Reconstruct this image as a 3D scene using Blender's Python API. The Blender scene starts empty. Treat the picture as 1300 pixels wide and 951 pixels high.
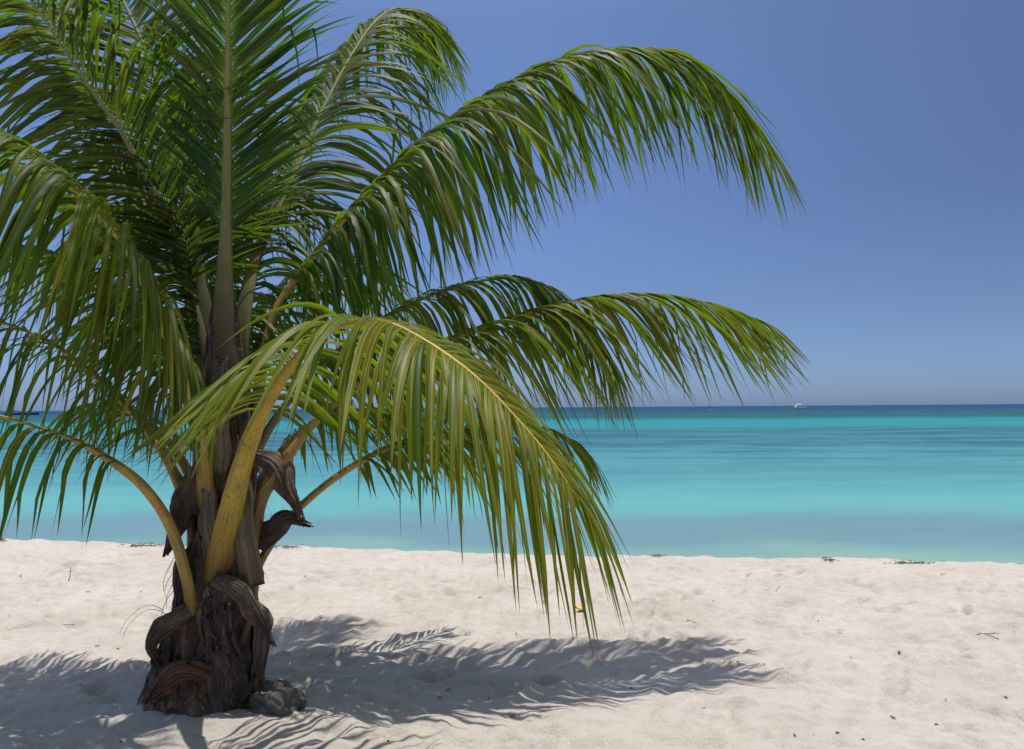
import bpy, bmesh, math, random
import numpy as np
from mathutils import Vector, Matrix, Quaternion

random.seed(7)
S = bpy.context.scene
C = S.collection
R = math.radians

# ------------------------------------------------------------------ camera
F = 1011.0                      # focal length in photo pixels
EYE = 1.7
PITCH = math.atan(86.5 / F)
ROLL = R(0.40)
cam_d = bpy.data.cameras.new('camera'); cam = bpy.data.objects.new('camera', cam_d); C.objects.link(cam)
cam_d.sensor_fit = 'HORIZONTAL'; cam_d.sensor_width = 36.0; cam_d.lens = 36.0 * F / 1300.0
cam_d.shift_y = -44.5 / 1300.0
cam_d.clip_start = 0.05; cam_d.clip_end = 60000
CM = Matrix.Translation((0, 0, EYE)) @ Matrix.Rotation(math.pi / 2 + PITCH, 4, 'X') @ Matrix.Rotation(-ROLL, 4, 'Z')
cam.matrix_world = CM
S.camera = cam

def at(px, py, D):
    """world point at distance D (along +Y) seen at photo position px, py"""
    d = CM.to_3x3() @ Vector(((px - 650.0) / F, -(py - 431.0) / F, -1.0))
    return Vector((0, 0, EYE)) + d * (D / d.y)

def ground_at(px, py, z=0.0):
    d = CM.to_3x3() @ Vector(((px - 650.0) / F, -(py - 431.0) / F, -1.0))
    return Vector((0, 0, EYE)) + d * ((z - EYE) / d.z)

# ------------------------------------------------------------------ helpers
def tag(o, label=None, cat=None, group=None, kind=None):
    if label: o['label'] = label
    if cat: o['category'] = cat
    if group: o['group'] = group
    if kind: o['kind'] = kind
    return o

def empty(name, loc):
    o = bpy.data.objects.new(name, None); C.objects.link(o); o.location = loc
    o.empty_display_size = 0.1
    return o

def mesh_obj(name, verts, faces, mat, parent=None, smooth=True, uvs=None, cols=None, loc=None):
    me = bpy.data.meshes.new(name)
    if loc is not None:
        verts = [(v[0] - loc[0], v[1] - loc[1], v[2] - loc[2]) for v in verts]
    me.from_pydata([tuple(v) for v in verts], [], faces)
    me.update()
    if smooth: me.polygons.foreach_set('use_smooth', [True] * len(me.polygons))
    if uvs is not None:
        uvl = me.uv_layers.new(name='UVMap')
        li = np.empty(len(me.loops), dtype=np.int32); me.loops.foreach_get('vertex_index', li)
        u = np.array(uvs, dtype=np.float32)[li].ravel()
        uvl.data.foreach_set('uv', u)
    if cols is not None:
        a = me.color_attributes.new('leafdata', 'FLOAT_COLOR', 'POINT')
        a.data.foreach_set('color', np.array(cols, dtype=np.float32).ravel())
    if mat: me.materials.append(mat)
    o = bpy.data.objects.new(name, me); C.objects.link(o)
    if loc is not None: o.location = loc
    if parent is not None:
        o.parent = parent
        o.matrix_parent_inverse = parent_world(parent).inverted()
    return o

def parent_world(p):
    M = Matrix.Translation(p.location) @ p.rotation_euler.to_matrix().to_4x4()
    if p.parent: M = parent_world(p.parent) @ p.matrix_parent_inverse @ M
    return M

# value noise ---------------------------------------------------------------
def vnoise(x, y, seed):
    xi = np.floor(x).astype(np.int64); yi = np.floor(y).astype(np.int64)
    xf = x - xi; yf = y - yi
    xf = xf * xf * xf * (xf * (xf * 6 - 15) + 10); yf = yf * yf * yf * (yf * (yf * 6 - 15) + 10)
    def h(a, b):
        n = (a * 374761393 + b * 668265263 + seed * 1442695041) & 0xffffffff
        n = ((n ^ (n >> 13)) * 1274126177) & 0xffffffff
        n = n ^ (n >> 16)
        return (n & 0xffff) / 65535.0
    return ((h(xi, yi) * (1 - xf) + h(xi + 1, yi) * xf) * (1 - yf) + (h(xi, yi + 1) * (1 - xf) + h(xi + 1, yi + 1) * xf) * yf) - 0.5

# ------------------------------------------------------------------ node helpers
def newmat(name):
    m = bpy.data.materials.new(name); m.use_nodes = True
    nt = m.node_tree; nt.nodes.clear()
    out = nt.nodes.new('ShaderNodeOutputMaterial')
    return m, nt, out
def nd(nt, t, **kw):
    n = nt.nodes.new(t)
    for k, v in kw.items():
        if hasattr(n, k): setattr(n, k, v)
        else: n.inputs[k.replace('_', ' ')].default_value = v
    return n
def lk(nt, a, b): nt.links.new(a, b)
def ramp(nt, stops, fac=None, interp='LINEAR'):
    n = nt.nodes.new('ShaderNodeValToRGB'); cr = n.color_ramp; cr.interpolation = interp
    while len(cr.elements) < len(stops): cr.elements.new(0.5)
    for e, (p, c) in zip(cr.elements, stops):
        e.position = p; e.color = (c[0], c[1], c[2], 1) if not isinstance(c, (int, float)) else (c, c, c, 1)
    if fac is not None: lk(nt, fac, n.inputs[0])
    return n
def mixc(nt, fac, a, b, bt='MIX'):
    n = nt.nodes.new('ShaderNodeMix'); n.data_type = 'RGBA'; n.blend_type = bt
    for sock, v in ((n.inputs[0], fac), (n.inputs[6], a), (n.inputs[7], b)):
        if hasattr(v, 'is_linked') or isinstance(v, bpy.types.NodeSocket): lk(nt, v, sock)
        elif isinstance(v, (int, float)): sock.default_value = v
        else: sock.default_value = (v[0], v[1], v[2], 1)
    return n.outputs[2]
def math_(nt, op, a, b=None, c=None, clamp=False):
    n = nt.nodes.new('ShaderNodeMath'); n.operation = op; n.use_clamp = clamp
    for i, v in enumerate((a, b, c)):
        if v is None: continue
        if isinstance(v, bpy.types.NodeSocket): lk(nt, v, n.inputs[i])
        else: n.inputs[i].default_value = v
    return n.outputs[0]
def srgb(r, g, b):
    f = lambda c: (c / 255 / 12.92) if c / 255 <= 0.04045 else ((c / 255 + 0.055) / 1.055) ** 2.4
    return (f(r), f(g), f(b))

# ------------------------------------------------------------------ materials
def leaf_material(name, dark, mid, yellow, rough=0.48, trans=0.34):
    m, nt, out = newmat(name)
    at_ = nd(nt, 'ShaderNodeAttribute'); at_.attribute_name = 'leafdata'
    sep = nd(nt, 'ShaderNodeSeparateColor'); lk(nt, at_.outputs['Color'], sep.inputs[0])
    rnd, yel, along = sep.outputs[0], sep.outputs[1], sep.outputs[2]
    uv = nd(nt, 'ShaderNodeUVMap'); sx = nd(nt, 'ShaderNodeSeparateXYZ'); lk(nt, uv.outputs[0], sx.inputs[0])
    U = sx.outputs[0]
    tc = nd(nt, 'ShaderNodeTexCoord')
    base = mixc(nt, rnd, dark, mid)
    # yellowing with blotches that belong to the leaf
    n1 = nd(nt, 'ShaderNodeTexNoise', Scale=9.0, Detail=3.0); lk(nt, tc.outputs['Object'], n1.inputs['Vector'])
    yf = math_(nt, 'MULTIPLY', yel, math_(nt, 'MULTIPLY_ADD', n1.outputs[0], 1.6, 0.15), clamp=True)
    base = mixc(nt, yf, base, yellow)
    # fine lengthwise veins
    cmb = nd(nt, 'ShaderNodeCombineXYZ'); lk(nt, math_(nt, 'MULTIPLY', U, 9.0), cmb.inputs[0])
    lk(nt, math_(nt, 'MULTIPLY', along, 3.0), cmb.inputs[1]); lk(nt, math_(nt, 'MULTIPLY', rnd, 40.0), cmb.inputs[2])
    n2 = nd(nt, 'ShaderNodeTexNoise', Scale=1.0, Detail=2.0); lk(nt, cmb.outputs[0], n2.inputs['Vector'])
    base = mixc(nt, math_(nt, 'MULTIPLY', n2.outputs[0], 0.55), base, (0.5, 0.55, 0.45), 'MULTIPLY')
    # pale midrib of each leaflet
    mr = math_(nt, 'ABSOLUTE', math_(nt, 'SUBTRACT', U, 0.5))
    mrf = ramp(nt, [(0.0, 1.0), (0.06, 0.95), (0.11, 0.0), (1.0, 0.0)], mr)
    mstr = math_(nt, 'MULTIPLY', mrf.outputs[0], math_(nt, 'MULTIPLY_ADD', yel, 1.1, 0.10), clamp=True)
    base = mixc(nt, mstr, base, (0.50, 0.42, 0.06))
    edge = ramp(nt, [(0.40, 0.0), (0.46, 0.8)], mr)
    base = mixc(nt, math_(nt, 'MULTIPLY', edge.outputs[0], math_(nt, 'MULTIPLY', yel, 1.1), clamp=True), base, (0.48, 0.36, 0.04))
    # brown dry tips and spots
    n3 = nd(nt, 'ShaderNodeTexNoise', Scale=22.0, Detail=4.0); lk(nt, tc.outputs['Object'], n3.inputs['Vector'])
    tipv = math_(nt, 'ADD', along, math_(nt, 'MULTIPLY', math_(nt, 'SUBTRACT', n3.outputs[0], 0.5), 0.18))
    tipv = math_(nt, 'ADD', tipv, math_(nt, 'MULTIPLY', yel, 0.10))
    tf = ramp(nt, [(0.0, 0.0), (0.86, 0.0), (0.93, 0.5), (0.985, 1.0)], tipv)
    base = mixc(nt, tf.outputs[0], base, (0.13, 0.075, 0.03))
    sp = ramp(nt, [(0.0, 0.0), (0.66, 0.0), (0.73, 1.0)], n3.outputs[0])
    spf = math_(nt, 'MULTIPLY', sp.outputs[0], math_(nt, 'MULTIPLY_ADD', yel, 1.2, 0.05), clamp=True)
    base = mixc(nt, spf, base, (0.20, 0.13, 0.06))
    pr = nd(nt, 'ShaderNodeBsdfPrincipled'); lk(nt, base, pr.inputs['Base Color'])
    pr.inputs['Roughness'].default_value = rough; pr.inputs['Specular IOR Level'].default_value = 0.33
    tr = nd(nt, 'ShaderNodeBsdfTranslucent')
    tcol = mixc(nt, 0.5, base, (0.21, 0.42, 0.002))
    tcol = mixc(nt, 1.0, tcol, (1.0, 1.05, 0.5), 'MULTIPLY')
    lk(nt, tcol, tr.inputs[0])
    bmp = nd(nt, 'ShaderNodeBump', Strength=0.25, Distance=0.004); lk(nt, n2.outputs[0], bmp.inputs['Height'])
    lk(nt, bmp.outputs[0], pr.inputs['Normal'])
    mx = nd(nt, 'ShaderNodeMixShader'); mx.inputs[0].default_value = trans
    lk(nt, pr.outputs[0], mx.inputs[1]); lk(nt, tr.outputs[0], mx.inputs[2])
    lk(nt, mx.outputs[0], out.inputs[0])
    return m

def stalk_material(name, c1, c2, brown):
    m, nt, out = newmat(name)
    tc = nd(nt, 'ShaderNodeTexCoord')
    uv = nd(nt, 'ShaderNodeUVMap'); sx = nd(nt, 'ShaderNodeSeparateXYZ'); lk(nt, uv.outputs[0], sx.inputs[0])
    n = nd(nt, 'ShaderNodeTexNoise', Scale=7.0, Detail=5.0); lk(nt, tc.outputs['Object'], n.inputs['Vector'])
    base = mixc(nt, ramp(nt, [(0.35, 0.0), (0.62, 1.0)], n.outputs[0]).outputs[0], c1, c2)
    # long fibres
    cmb = nd(nt, 'ShaderNodeCombineXYZ'); lk(nt, math_(nt, 'MULTIPLY', sx.outputs[0], 60.0), cmb.inputs[0]); lk(nt, math_(nt, 'MULTIPLY', sx.outputs[1], 14.0), cmb.inputs[1])
    nf = nd(nt, 'ShaderNodeTexNoise', Scale=1.0, Detail=3.0); lk(nt, cmb.outputs[0], nf.inputs['Vector'])
    base = mixc(nt, ramp(nt, [(0.45, 0.0), (0.72, 0.75)], nf.outputs[0]).outputs[0], base, brown)
    eu = math_(nt, 'PINGPONG', math_(nt, 'ADD', sx.outputs[0], 0.0), 0.25)
    base = mixc(nt, math_(nt, 'MULTIPLY', ramp(nt, [(0.0, 0.9), (0.03, 0.7), (0.07, 0.0)], eu).outputs[0], n.outputs[0]), base, brown)
    # scurfy brown near the sheath
    bf = ramp(nt, [(0.0, 1.0), (0.06, 0.85), (0.20, 0.25), (0.5, 0.05)], math_(nt, 'ADD', sx.outputs[1], math_(nt, 'MULTIPLY', math_(nt, 'SUBTRACT', n.outputs[0], 0.5), 0.15)))
    base = mixc(nt, bf.outputs[0], base, brown)
    ns = nd(nt, 'ShaderNodeTexNoise', Scale=60.0, Detail=3.0); lk(nt, tc.outputs['Object'], ns.inputs['Vector'])
    base = mixc(nt, ramp(nt, [(0.58, 0.0), (0.68, 0.7)], ns.outputs[0]).outputs[0], base, brown)
    pr = nd(nt, 'ShaderNodeBsdfPrincipled'); lk(nt, base, pr.inputs['Base Color']); pr.inputs['Roughness'].default_value = 0.5
    b = nd(nt, 'ShaderNodeBump', Strength=0.5, Distance=0.004); lk(nt, nf.outputs[0], b.inputs['Height']); lk(nt, b.outputs[0], pr.inputs['Normal'])
    lk(nt, pr.outputs[0], out.inputs[0])
    return m

def bark_material(name, cols, scale=(1, 1, 1), bump=0.02):
    m, nt, out = newmat(name)
    tc = nd(nt, 'ShaderNodeTexCoord')
    mp = nd(nt, 'ShaderNodeMapping'); mp.inputs['Scale'].default_value = scale; lk(nt, tc.outputs['Object'], mp.inputs[0])
    n = nd(nt, 'ShaderNodeTexNoise', Scale=4.5, Detail=8.0, Roughness=0.65); lk(nt, mp.outputs[0], n.inputs['Vector'])
    base = ramp(nt, [(0.30, cols[0]), (0.47, cols[1]), (0.58, cols[2]), (0.74, cols[3])], n.outputs[0]).outputs[0]
    uv = nd(nt, 'ShaderNodeUVMap')
    mu = nd(nt, 'ShaderNodeMapping'); mu.inputs['Scale'].default_value = (70, 5, 1); lk(nt, uv.outputs[0], mu.inputs[0])
    nf = nd(nt, 'ShaderNodeTexNoise', Scale=1.0, Detail=5.0, Roughness=0.6, Distortion=0.6); lk(nt, mu.outputs[0], nf.inputs['Vector'])
    base = mixc(nt, ramp(nt, [(0.4, 0.75), (0.6, 0.0)], nf.outputs[0]).outputs[0], base, (0.35, 0.3, 0.27), 'MULTIPLY')
    ng = nd(nt, 'ShaderNodeTexNoise', Scale=45.0, Detail=4.0); lk(nt, tc.outputs['Object'], ng.inputs['Vector'])
    hh = math_(nt, 'ADD', nf.outputs[0], math_(nt, 'MULTIPLY', ng.outputs[0], 0.6))
    hh = math_(nt, 'ADD', hh, math_(nt, 'MULTIPLY', n.outputs[0], 1.0))
    pr = nd(nt, 'ShaderNodeBsdfPrincipled'); lk(nt, base, pr.inputs['Base Color']); pr.inputs['Roughness'].default_value = 0.85
    b = nd(nt, 'ShaderNodeBump', Strength=0.9, Distance=bump); lk(nt, hh, b.inputs['Height']); lk(nt, b.outputs[0], pr.inputs['Normal'])
    lk(nt, pr.outputs[0], out.inputs[0])
    return m

def plain(name, col, rough=0.6, var=0.25, scale=30.0, spec=0.4):
    m, nt, out = newmat(name)
    tc = nd(nt, 'ShaderNodeTexCoord'); n = nd(nt, 'ShaderNodeTexNoise', Scale=scale, Detail=5.0); lk(nt, tc.outputs['Object'], n.inputs['Vector'])
    base = mixc(nt, n.outputs[0], tuple(c * (1 - var) for c in col), tuple(min(1, c * (1 + var)) for c in col))
    pr = nd(nt, 'ShaderNodeBsdfPrincipled'); lk(nt, base, pr.inputs['Base Color']); pr.inputs['Roughness'].default_value = rough
    pr.inputs['Specular IOR Level'].default_value = spec
    b = nd(nt, 'ShaderNodeBump', Strength=0.4, Distance=0.01); lk(nt, n.outputs[0], b.inputs['Height']); lk(nt, b.outputs[0], pr.inputs['Normal'])
    lk(nt, pr.outputs[0], out.inputs[0])
    return m

M_leaf = leaf_material('leaf_green', (0.008, 0.036, 0.012), (0.034, 0.105, 0.010), (0.34, 0.27, 0.015), trans=0.46)
M_stalk = stalk_material('stalk', (0.64, 0.38, 0.045), (0.42, 0.32, 0.05), (0.13, 0.07, 0.03))
M_stalk_g = stalk_material('stalk_green', (0.15, 0.22, 0.035), (0.24, 0.24, 0.05), (0.11, 0.065, 0.035))
M_stalk_y = stalk_material('stalk_yellow', (0.74, 0.48, 0.04), (0.50, 0.38, 0.04), (0.13, 0.07, 0.03))
M_stalk_o = stalk_material('stalk_old', (0.17, 0.125, 0.065), (0.12, 0.105, 0.055), (0.07, 0.045, 0.035))
M_trunk = bark_material('trunk_fibre', [(0.025, 0.016, 0.012), (0.085, 0.055, 0.038), (0.15, 0.105, 0.075), (0.27, 0.20, 0.15)])
M_sheath = bark_material('sheath_fibre', [(0.035, 0.022, 0.016), (0.14, 0.098, 0.072), (0.25, 0.19, 0.15), (0.42, 0.34, 0.28)])
M_sheath_r = bark_material('sheath_rust', [(0.05, 0.025, 0.014), (0.14, 0.07, 0.036), (0.22, 0.12, 0.065), (0.33, 0.22, 0.14)])
M_sheath_l = bark_material('sheath_pale', [(0.07, 0.05, 0.04), (0.19, 0.14, 0.105), (0.32, 0.24, 0.185), (0.46, 0.36, 0.29)])

# ------------------------------------------------------------------ sand
def crest_y(x):
    return 9.45 - 0.160 * x

def sand_grid_axis(lo, hi, step, far_lo, far_hi, growth=1.22):
    mid = list(np.arange(lo, hi + step * 0.5, step))
    a = []; s = step; v = lo
    while v > far_lo: s *= growth; v -= s; a.append(v)
    b = []; s = step; v = mid[-1]
    while v < far_hi: s *= growth; v += s; b.append(v)
    return np.array(a[::-1] + mid + b)

rng = np.random.RandomState(5)
def sand_height(X, Y):
    Z = np.zeros_like(X)
    wx = vnoise(X * 1.3, Y * 1.3, 90) * 0.5; wy = vnoise(X * 1.3, Y * 1.3, 91) * 0.5
    Z += vnoise(X * 0.5, Y * 0.6, 1) * 0.05
    Z += vnoise(X * 1.6 + wx, Y * 1.9 + wy, 2) * 0.032
    a = vnoise(X * 3.6 + wx * 2, Y * 4.4 + wy * 2, 3)
    Z += a * 0.044
    b = vnoise(X * 7.5 + wx * 3, Y * 9.0 + wy * 3, 4)
    Z += -np.abs(b) * 0.040
    Z += vnoise(X * 12 + wx * 4, Y * 16 + wy * 3, 7) * 0.020
    Z += vnoise(X * 21, Y * 27, 5) * 0.010
    Z += vnoise(X * 37, Y * 43, 6) * 0.0035
    return Z

xs = sand_grid_axis(-8.5, 8.5, 0.030, -30000, 30000)
ys = sand_grid_axis(3.2, 11.6, 0.030, -3000, 40000)
GX, GY = np.meshgrid(xs, ys)
GZ = sand_height(GX, GY)
# footprints
for k in range(900):
    fx = rng.uniform(-8.5, 8.5); fy = rng.uniform(3.2, 9.8); an = rng.normal(0.3, 0.9)
    L = rng.uniform(0.08, 0.15); W = rng.uniform(0.03, 0.06); dep = rng.uniform(0.015, 0.045)
    ix = np.searchsorted(xs, [fx - 0.4, fx + 0.4]); iy = np.searchsorted(ys, [fy - 0.4, fy + 0.4])
    sx_, sy_ = GX[iy[0]:iy[1], ix[0]:ix[1]] - fx, GY[iy[0]:iy[1], ix[0]:ix[1]] - fy
    u = sx_ * math.cos(an) + sy_ * math.sin(an); v = -sx_ * math.sin(an) + sy_ * math.cos(an)
    r2 = (u / L) ** 2 + (v / W) ** 2
    GZ[iy[0]:iy[1], ix[0]:ix[1]] += -dep * np.exp(-r2 * 0.9) + dep * 0.55 * np.exp(-(np.sqrt(r2) - 1.75) ** 2 * 3.0)
near = np.exp(-np.maximum(0, np.hypot(GX * 0.6, GY - 6) - 10) / 15)
GZ *= near * (0.35 + 0.65 * np.clip((crest_y(GX) - GY) / 1.3, 0, 1))
# mound round the trunk
PALM = at(266, 880, 4.8)
GZ += 0.05 * np.exp(-((GX - PALM.x) ** 2 + (GY - PALM.y) ** 2) / 0.5)
# beach face falling to the water
cy = crest_y(np.clip(GX, -400, 400)) + vnoise(GX * 0.8, GX * 0 + 3.3, 21) * 0.22 + vnoise(GX * 3.1, GX * 0 + 3.3, 25) * 0.10
dd = np.clip(GY - cy, 0, None)
lip = np.exp(-((GY - cy) / 0.5) ** 2) * (0.01 + 0.025 * (vnoise(GX * 2.2, GY * 0 + 1.7, 22) + vnoise(GX * 6.1, GY * 2, 23)))
GZ += lip
fall = np.where(dd < 3.2, -0.24 * dd * np.clip(dd / 0.35, 0, 1) - 0.0, -0.77 - np.minimum((dd - 3.2) * 0.05, 6))
GZ = GZ * np.exp(-np.clip(dd - 1.0, 0, None)) + fall
nx, ny = len(xs), len(ys)
V = np.stack([GX.ravel(), GY.ravel(), GZ.ravel()], 1)
idx = np.arange(nx * ny).reshape(ny, nx)
Q = np.stack([idx[:-1, :-1].ravel(), idx[:-1, 1:].ravel(), idx[1:, 1:].ravel(), idx[1:, :-1].ravel()], 1)

def sand_z(x, y):
    i = int(np.clip(np.searchsorted(xs, x), 1, nx - 1)); j = int(np.clip(np.searchsorted(ys, y), 1, ny - 1))
    return float(GZ[j, i])

m, nt, out = newmat('sand')
tc = nd(nt, 'ShaderNodeTexCoord')
n1 = nd(nt, 'ShaderNodeTexNoise', Scale=1.1, Detail=5.0); lk(nt, tc.outputs['Object'], n1.inputs['Vector'])
base = ramp(nt, [(0.3, (0.525, 0.475, 0.415)), (0.7, (0.61, 0.56, 0.50))], n1.outputs[0]).outputs[0]
n1b = nd(nt, 'ShaderNodeTexNoise', Scale=9.0, Detail=6.0, Roughness=0.7); lk(nt, tc.outputs['Object'], n1b.inputs['Vector'])
base = mixc(nt, ramp(nt, [(0.36, 0.55), (0.55, 0.0)], n1b.outputs[0]).outputs[0], base, (0.78, 0.75, 0.71), 'MULTIPLY')
n2 = nd(nt, 'ShaderNodeTexNoise', Scale=260.0, Detail=2.0); lk(nt, tc.outputs['Object'], n2.inputs['Vector'])
base = mixc(nt, ramp(nt, [(0.35, 0.22), (0.5, 0.0)], n2.outputs[0]).outputs[0], base, (0.55, 0.48, 0.42), 'MULTIPLY')
vo = nd(nt, 'ShaderNodeTexVoronoi', Scale=26.0); lk(nt, tc.outputs['Object'], vo.inputs['Vector'])
vr = nd(nt, 'ShaderNodeSeparateColor'); lk(nt, vo.outputs['Color'], vr.inputs[0])
fleck = math_(nt, 'MULTIPLY', ramp(nt, [(0.06, 1.0), (0.13, 0.0)], vo.outputs['Distance']).outputs[0], ramp(nt, [(0.86, 0.0), (0.9, 0.8)], vr.outputs[0]).outputs[0])
base = mixc(nt, fleck, base, (0.20, 0.15, 0.11))
fleck2 = math_(nt, 'MULTIPLY', ramp(nt, [(0.07, 1.0), (0.15, 0.0)], vo.outputs['Distance']).outputs[0], ramp(nt, [(0.86, 0.0), (0.9, 0.8)], vr.outputs[1]).outputs[0])
base = mixc(nt, fleck2, base, (0.80, 0.77, 0.72))
pr = nd(nt, 'ShaderNodeBsdfPrincipled'); lk(nt, base, pr.inputs['Base Color']); pr.inputs['Roughness'].default_value = 0.95; pr.inputs['Specular IOR Level'].default_value = 0.15
nb = nd(nt, 'ShaderNodeTexNoise', Scale=38.0, Detail=6.0, Roughness=0.7); lk(nt, tc.outputs['Object'], nb.inputs['Vector'])
b = nd(nt, 'ShaderNodeBump', Strength=0.8, Distance=0.022); lk(nt, nb.outputs[0], b.inputs['Height'])
b2 = nd(nt, 'ShaderNodeBump', Strength=0.4, Distance=0.003); lk(nt, n2.outputs[0], b2.inputs['Height']); lk(nt, b.outputs[0], b2.inputs['Normal'])
lk(nt, b2.outputs[0], pr.inputs['Normal']); lk(nt, pr.outputs[0], out.inputs[0])
M_sand = m
me = bpy.data.meshes.new('sand'); me.vertices.add(len(V)); me.vertices.foreach_set('co', V.ravel())
me.loops.add(Q.size); me.loops.foreach_set('vertex_index', Q.ravel())
me.polygons.add(len(Q)); me.polygons.foreach_set('loop_start', np.arange(0, Q.size, 4)); me.polygons.foreach_set('loop_total', np.full(len(Q), 4))
me.polygons.foreach_set('use_smooth', np.ones(len(Q), dtype=bool)); me.update(calc_edges=True); me.materials.append(M_sand)
o = bpy.data.objects.new('sand', me); C.objects.link(o); tag(o, 'pale trampled beach sand with footprints', kind='structure')

# ------------------------------------------------------------------ water
WZ = -0.60
HW = (EYE - WZ) * F            # pixel drop below the horizon = HW / Y
m, nt, out = newmat('lagoon_water')
geo = nd(nt, 'ShaderNodeNewGeometry'); sx = nd(nt, 'ShaderNodeSeparateXYZ'); lk(nt, geo.outputs['Position'], sx.inputs[0])
Xs, Ys = sx.outputs[0], sx.outputs[1]
Yk = math_(nt, 'MAXIMUM', math_(nt, 'MULTIPLY_ADD', Xs, 0.055, Ys), 4.0)
inv = math_(nt, 'DIVIDE', 10.0, Yk)                    # shoreward closeness
lg = math_(nt, 'LOGARITHM', Yk, 2.71828)
# wide sandbank / weed patches: stretched along the shore
def patch(sx_, sl, seed, detail=4.0, rough=0.55):
    c = nd(nt, 'ShaderNodeCombineXYZ')
    lk(nt, math_(nt, 'DIVIDE', math_(nt, 'MULTIPLY', Xs, sx_), math_(nt, 'POWER', Yk, 0.75)), c.inputs[0])
    lk(nt, math_(nt, 'MULTIPLY', lg, sl), c.inputs[1]); c.inputs[2].default_value = seed
    n = nd(nt, 'ShaderNodeTexNoise', Scale=1.0, Detail=detail, Roughness=rough); lk(nt, c.outputs[0], n.inputs['Vector'])
    return n.outputs[0]
big = patch(2.0, 3.6, 3.1, 4.0)
mid_ = patch(2.2, 16.0, 8.7, 5.0, 0.6)
fine = patch(4.0, 45.0, 5.2, 4.0, 0.6)
invd = math_(nt, 'ADD', inv, math_(nt, 'MULTIPLY', math_(nt, 'SUBTRACT', big, 0.5), math_(nt, 'MULTIPLY', inv, 0.26)))
px = lambda d: d / HW * 10.0     # px below horizon -> inv value
def W(r, g, b, k=0.65):
    c = srgb(r, g, b); return tuple(x * k for x in c)
stops = [(0, W(36, 78, 120)), (4, W(24, 80, 116)), (9, W(18, 88, 104)), (13, W(24, 94, 104)), (17.5, W(44, 148, 160)), (25, W(48, 152, 160)), (31, W(72, 136, 146)),
         (42, W(70, 140, 156)), (56, W(84, 156, 166)), (88, W(96, 168, 176)), (114, W(112, 186, 186)), (126, W(114, 184, 188)), (142, W(120, 160, 172)), (162, W(122, 162, 170)), (174, W(136, 178, 174)), (188, W(152, 188, 176))]
cr = ramp(nt, [(px(a), c) for a, c in stops], math_(nt, 'MULTIPLY', invd, 1.0))
base = cr.outputs[0]
# dark weed streaks between 40 and 160 m
win = ramp(nt, [(px(24), 0.0), (px(29), 1.0), (px(46), 0.9), (px(70), 0.30), (px(110), 0.05)], inv)
stf = math_(nt, 'MULTIPLY', win.outputs[0], ramp(nt, [(0.45, 0.0), (0.57, 0.95)], mid_).outputs[0])
base = mixc(nt, stf, base, W(50, 104, 128))
base = mixc(nt, math_(nt, 'MULTIPLY', ramp(nt, [(0.50, 0.0), (0.68, 0.5)], fine).outputs[0], win.outputs[0]), base, W(46, 110, 132))
base = mixc(nt, math_(nt, 'MULTIPLY', ramp(nt, [(0.45, 0.0), (0.70, 0.35)], fine).outputs[0], ramp(nt, [(px(3), 0.0), (px(10), 1.0), (px(16), 0.2), (px(60), 0.5), (px(200), 0.5)], inv).outputs[0]), base, W(120, 190, 200))
df = nd(nt, 'ShaderNodeBsdfDiffuse'); lk(nt, base, df.inputs[0])
gl = nd(nt, 'ShaderNodeBsdfGlossy', Roughness=0.32); gl.inputs[0].default_value = (0.9, 0.95, 1, 1)
cb = nd(nt, 'ShaderNodeCombineXYZ'); lk(nt, math_(nt, 'MULTIPLY', Xs, 0.6), cb.inputs[0]); lk(nt, math_(nt, 'MULTIPLY', Ys, 3.0), cb.inputs[1])
nw = nd(nt, 'ShaderNodeTexNoise', Scale=1.0, Detail=4.0); lk(nt, cb.outputs[0], nw.inputs['Vector'])
bw = nd(nt, 'ShaderNodeBump', Strength=0.25, Distance=0.05); lk(nt, nw.outputs[0], bw.inputs['Height'])
lk(nt, bw.outputs[0], gl.inputs['Normal'])
mx = nd(nt, 'ShaderNodeMixShader'); mx.inputs[0].default_value = 0.07
lk(nt, df.outputs[0], mx.inputs[1]); lk(nt, gl.outputs[0], mx.inputs[2]); lk(nt, mx.outputs[0], out.inputs[0])
M_water = m
wy = [6, 9, 10, 11, 12, 14, 17, 22, 30, 45, 70, 110, 180, 300, 600, 1500, 5000, 15000, 39000]
wx = [-30000, -5000, -800, -150, -40, -15, 0, 15, 40, 150, 800, 5000, 30000]
vs = [(x, y, WZ) for y in wy for x in wx]; n_ = len(wx)
fs = [(j * n_ + i, j * n_ + i + 1, (j + 1) * n_ + i + 1, (j + 1) * n_ + i) for j in range(len(wy) - 1) for i in range(n_ - 1)]
o = mesh_obj('sea', vs, fs, M_water); tag(o, 'calm turquoise lagoon sea with darker weed bands', kind='structure')

# ------------------------------------------------------------------ palm
palm = empty('coconut_palm', (PALM.x, PALM.y, 0.0))
tag(palm, 'young coconut palm with long arching green fronds rooted in the beach sand', 'palm tree')

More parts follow.
